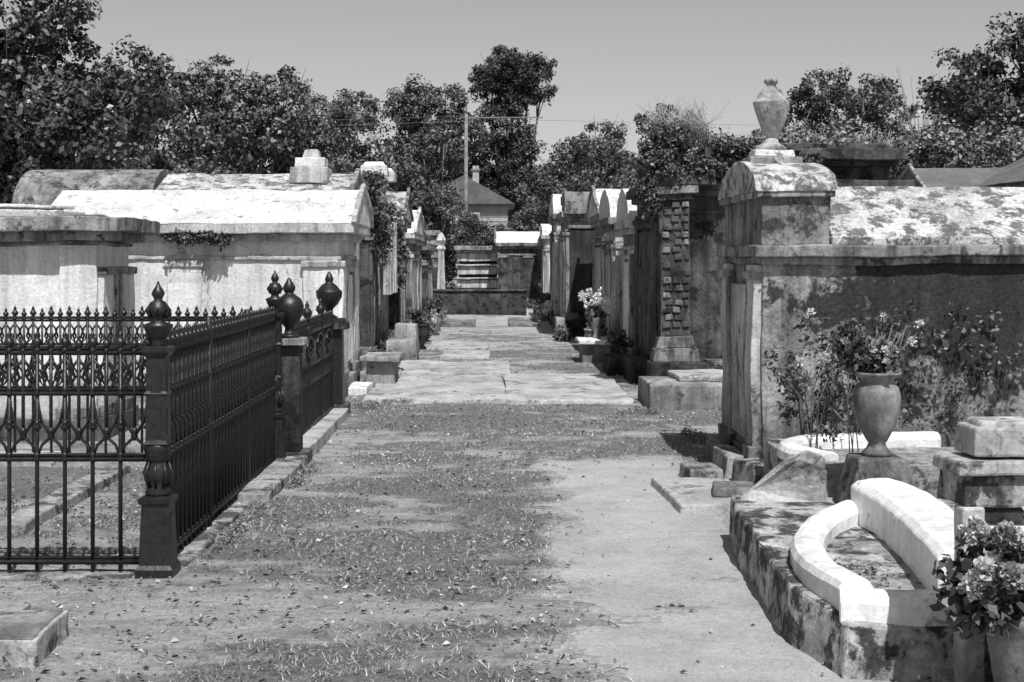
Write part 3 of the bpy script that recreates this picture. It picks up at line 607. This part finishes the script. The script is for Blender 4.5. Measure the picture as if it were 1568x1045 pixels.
# ---------------------------------------------------------------- FAR END
b=B(); b.box(-1.95,.85,40,40.25,-.1,.66,'brick_soot'); b.box(-1.95,-1.7,40.25,43,-.1,.655,'brick_soot'); b.box(.6,.85,40.25,43,-.1,.655,'brick_soot'); b.box(-2,.9,39.95,40.3,.66,.72,'tomb_dark'); b.done('low_brick_wall',.02,.02,.4)
b=B(); b.box(-1.25,.02,47.5,50,0,1.7,'tomb_dark')
for k in range(4): b.box(-1.3,.05,47.3,47.6,.15+.45*k,.42+.45*k,'tomb_pale'); b.box(-1.35,.1,47.2,47.6,.44+.45*k,.5+.45*k,'marble_grey')
b.box(-1.4,.15,47.1,50.1,1.85,2.0,'trim_grey'); b.done('wall_vault_tomb',.02,.02,.4)
tomb('gabled_tomb',.12,1.95,46,48.5,2.1,-1,'tomb_dark','tomb_mid','marble_white','gable',.38,.15,midp=(.9,))
tomb('stone_tomb',-3.4,-1.75,44,46,2.1,1,'tomb_mid','trim_grey','tomb_mid','flat',.35,.1)
b=B(); b.box(-1.9,-1.45,43,43.5,-.05,.6,'tomb_pale',.03); b.lathe(-1.68,43.25,.6,[(.2,0),(.17,.1),(.13,1.2),(.2,1.3),(.1,1.4),(.2,1.55),(.12,1.7),(.0,1.8)],'tomb_pale',4,False,math.pi/4); b.done('obelisk_monument',.02,.02,.3)
random.seed(3)
for i,(x,y,h_) in enumerate([(-6.5,50,2.2),(-3.9,52,2.2),(2.6,44,2.3),(3.4,52,2.6),(6.8,46,2.3),(-8.8,42,2.4),(-6.2,33,2.3),(-7.5,29,2.2),(6.4,32,2.3),(7.2,38,2.5)]):
    tomb('stone_tomb',x-1.1,x+1.1,y,y+2.4,h_,1 if x<0 else -1,random.choice(['tomb_mid','tomb_pale','tomb_dark']),'trim_grey','roof_lichen',random.choice(['gable','flat','barrel']),.4,.12)
b=B(); b.box(-3.0,.45,56,62,0,3.8,'house_paint'); b.roofy(-3.3,.75,55.7,62.3,3.72,4.85,'shingle'); b.add([(-3.0,55.99,3.75),(.45,55.99,3.75),(-1.27,55.99,4.7)],[(0,1,2)],'house_paint')
for k in range(19): b.box(-3.03,.48,55.97,55.99,.2+k*.19,.21+k*.19,'house_paint')
for wx in (-2.4,-1.3): b.box(wx-.05,wx+.65,55.9,55.97,2.3,3.4,'house_paint'); b.box(wx+.03,wx+.57,55.86,55.93,2.38,3.32,'window_glass')
b.box(-.95,-.7,57,57.4,4.3,5.3,'marble_grey'); b.box(-1.0,-.65,56.95,57.45,5.1,5.18,'tomb_mid'); b.done('clapboard_house',.02)
bush('shrub',[(-1.75,51,1.2,.5,.4,1.2),(-1.1,52,2.4,.6,.4,.9),(-2.4,51,2.0,.6,.4,1.3),(.1,52.5,2.3,.5,.3,.5)],90,50,.09,.22,'leaf_oak',seed=91)
b=B(); b.tube([(-1.13,52,-.2),(-1.1,52,6.85)],.085,'wood_pole',8,.06); b.box(-1.25,1.7,51.97,52.03,6.72,6.76,'wood_pole')
for z in (6.6,6.8): b.tube([(-1.1,52,z),(-20,54,z-.4),(-45,58,z)],.006,'wood_pole',3)
b.tube([(-.9,52,6.7),(12,51,6.3),(30,50,6.7)],.006,'wood_pole',3); b.done('utility_pole')

# ---------------------------------------------------------------- TREES
tree('magnolia_tree',-12.0,35,9.3,4.0,1.8,20,24,72,.16,.4,'leaf_magnolia',seed=11,trunk=.3)
tree('magnolia_tree',-17.0,34,10,4.0,1.8,14,18,60,.17,.42,'leaf_magnolia',seed=12,trunk=.3)
tree('oak_tree',-8.0,46,8.3,3.6,1.5,17,mat='leaf_mid',seed=13)
tree('oak_tree',-12.5,48,7.6,3.2,1.5,12,seed=14)
tree('oak_tree',-3.0,64,9.6,3.3,2,15,seed=15)
tree('oak_tree',-6.8,62,9.2,3.0,2,13,seed=16)
tree('tall_cypress_tree',.65,66,11.2,1.9,2,lobes=[(-.4,0,10.3,1.35,1.05),(.9,0,10.0,1.2,1.0),(-1.2,0,9.7,.8,.8),(1.45,0,9.3,.65,.55),(.1,.4,9.1,1.4,.8),(.5,0,10.2,1.1,.9),(-.3,0,7.6,1.3,1.2),(-.5,0,6.1,1.4,1.3),(.2,0,4.8,1.6,1.3),(.1,0,3.2,1.7,1.3),(.4,.3,6.6,.95,1.0)],ns=52,nl=66,leaf=.12,cr=.3,mat='leaf_cypress',seed=17,trunk=.3)
tree('oak_tree',4.2,64,8.3,2.8,1.5,13,seed=18)
tree('oak_tree',7.4,60,8.3,2.6,1.5,12,seed=19)
tree('oak_tree',9.6,50,7.3,2.3,1.3,12,mat='leaf_mid',seed=20)
tree('oak_tree',12.3,50,8.9,2.6,1.5,15,seed=21)
tree('oak_tree',15.5,48,7.2,2.2,1.5,12,mat='leaf_mid',seed=22)
tree('magnolia_tree',14.9,40,8.5,2.8,1.5,16,24,70,.15,.38,'leaf_magnolia',seed=23)
tree('magnolia_tree',19,42,9.0,3.2,1.5,12,20,60,.16,.4,'leaf_magnolia',seed=24)
tree('oak_tree',-4.2,43,4.3,1.8,.6,11,30,60,.11,.28,'leaf_oak',seed=25,trunk=.12)
tree('oak_tree',-2.2,50,4.6,1.15,.5,10,60,66,.1,.26,'leaf_oak',seed=26,trunk=.08)
tree('oak_tree',-.6,51,3.5,.75,.5,9,80,60,.1,.24,'leaf_cypress',seed=29,trunk=.08)
tree('oak_tree',.95,53,4.3,.6,.5,8,70,60,.1,.22,'leaf_oak',seed=30,trunk=.08)
tree('oak_tree',3.3,50,4.8,1.8,.8,10,30,60,.12,.3,'leaf_oak',seed=27,trunk=.12)
bush('distant_trees',[(-46+i*2.3,80+3*math.sin(i*1.7),4.2+1.0*math.sin(i*2.3),2.2,2,3.9) for i in range(42)],95,44,.26,.7,'leaf_oak',seed=28)
b=B(); rd=random.Random(3)
for _ in range(26):
    a=rd.uniform(-.5,.5); l=rd.uniform(1.5,2.8); b.tube([(12.9,43,4),(12.9+a*l*.4,43,4+l*.5),(12.9+a*l+rd.uniform(-.2,.2),43,4.6+l)],.018,'bark_far',4,.005)
b.tube([(12.9,43,0),(12.9,43,4.2)],.09,'bark_far',6,.05)
b.done('bare_tree')

# ---------------------------------------------------------------- light
el=math.radians(57); az=math.radians(166)
sd=Vector((math.sin(az)*math.cos(el),math.cos(az)*math.cos(el),math.sin(el)))
L=bpy.data.lights.new('sun','SUN'); L.energy=5; L.angle=math.radians(.5); L.color=(1,.99,.97)
lo=bpy.data.objects.new('sun',L); lo.rotation_euler=sd.to_track_quat('Z','Y').to_euler(); sc.collection.objects.link(lo)
w=bpy.data.worlds.new('World'); sc.world=w; w.use_nodes=True; t=w.node_tree; t.nodes.clear()
sk=t.nodes.new('ShaderNodeTexSky'); sk.sky_type='NISHITA'; sk.sun_disc=False; sk.sun_elevation=el; sk.sun_rotation=az
bw=t.nodes.new('ShaderNodeRGBToBW'); bg=t.nodes.new('ShaderNodeBackground'); ow=t.nodes.new('ShaderNodeOutputWorld')
bg.inputs[1].default_value=.107
t.links.new(sk.outputs[0],bw.inputs[0]); t.links.new(bw.outputs[0],bg.inputs[0]); t.links.new(bg.outputs[0],ow.inputs[0])
c=bpy.data.cameras.new('camera'); c.sensor_width=36; c.lens=50; c.shift_y=-.081; c.shift_x=.0153; c.clip_end=2000
co_=bpy.data.objects.new('camera',c); co_.location=(0,0,1.6); co_.rotation_euler=(math.pi/2,0,0); sc.collection.objects.link(co_); sc.camera=co_
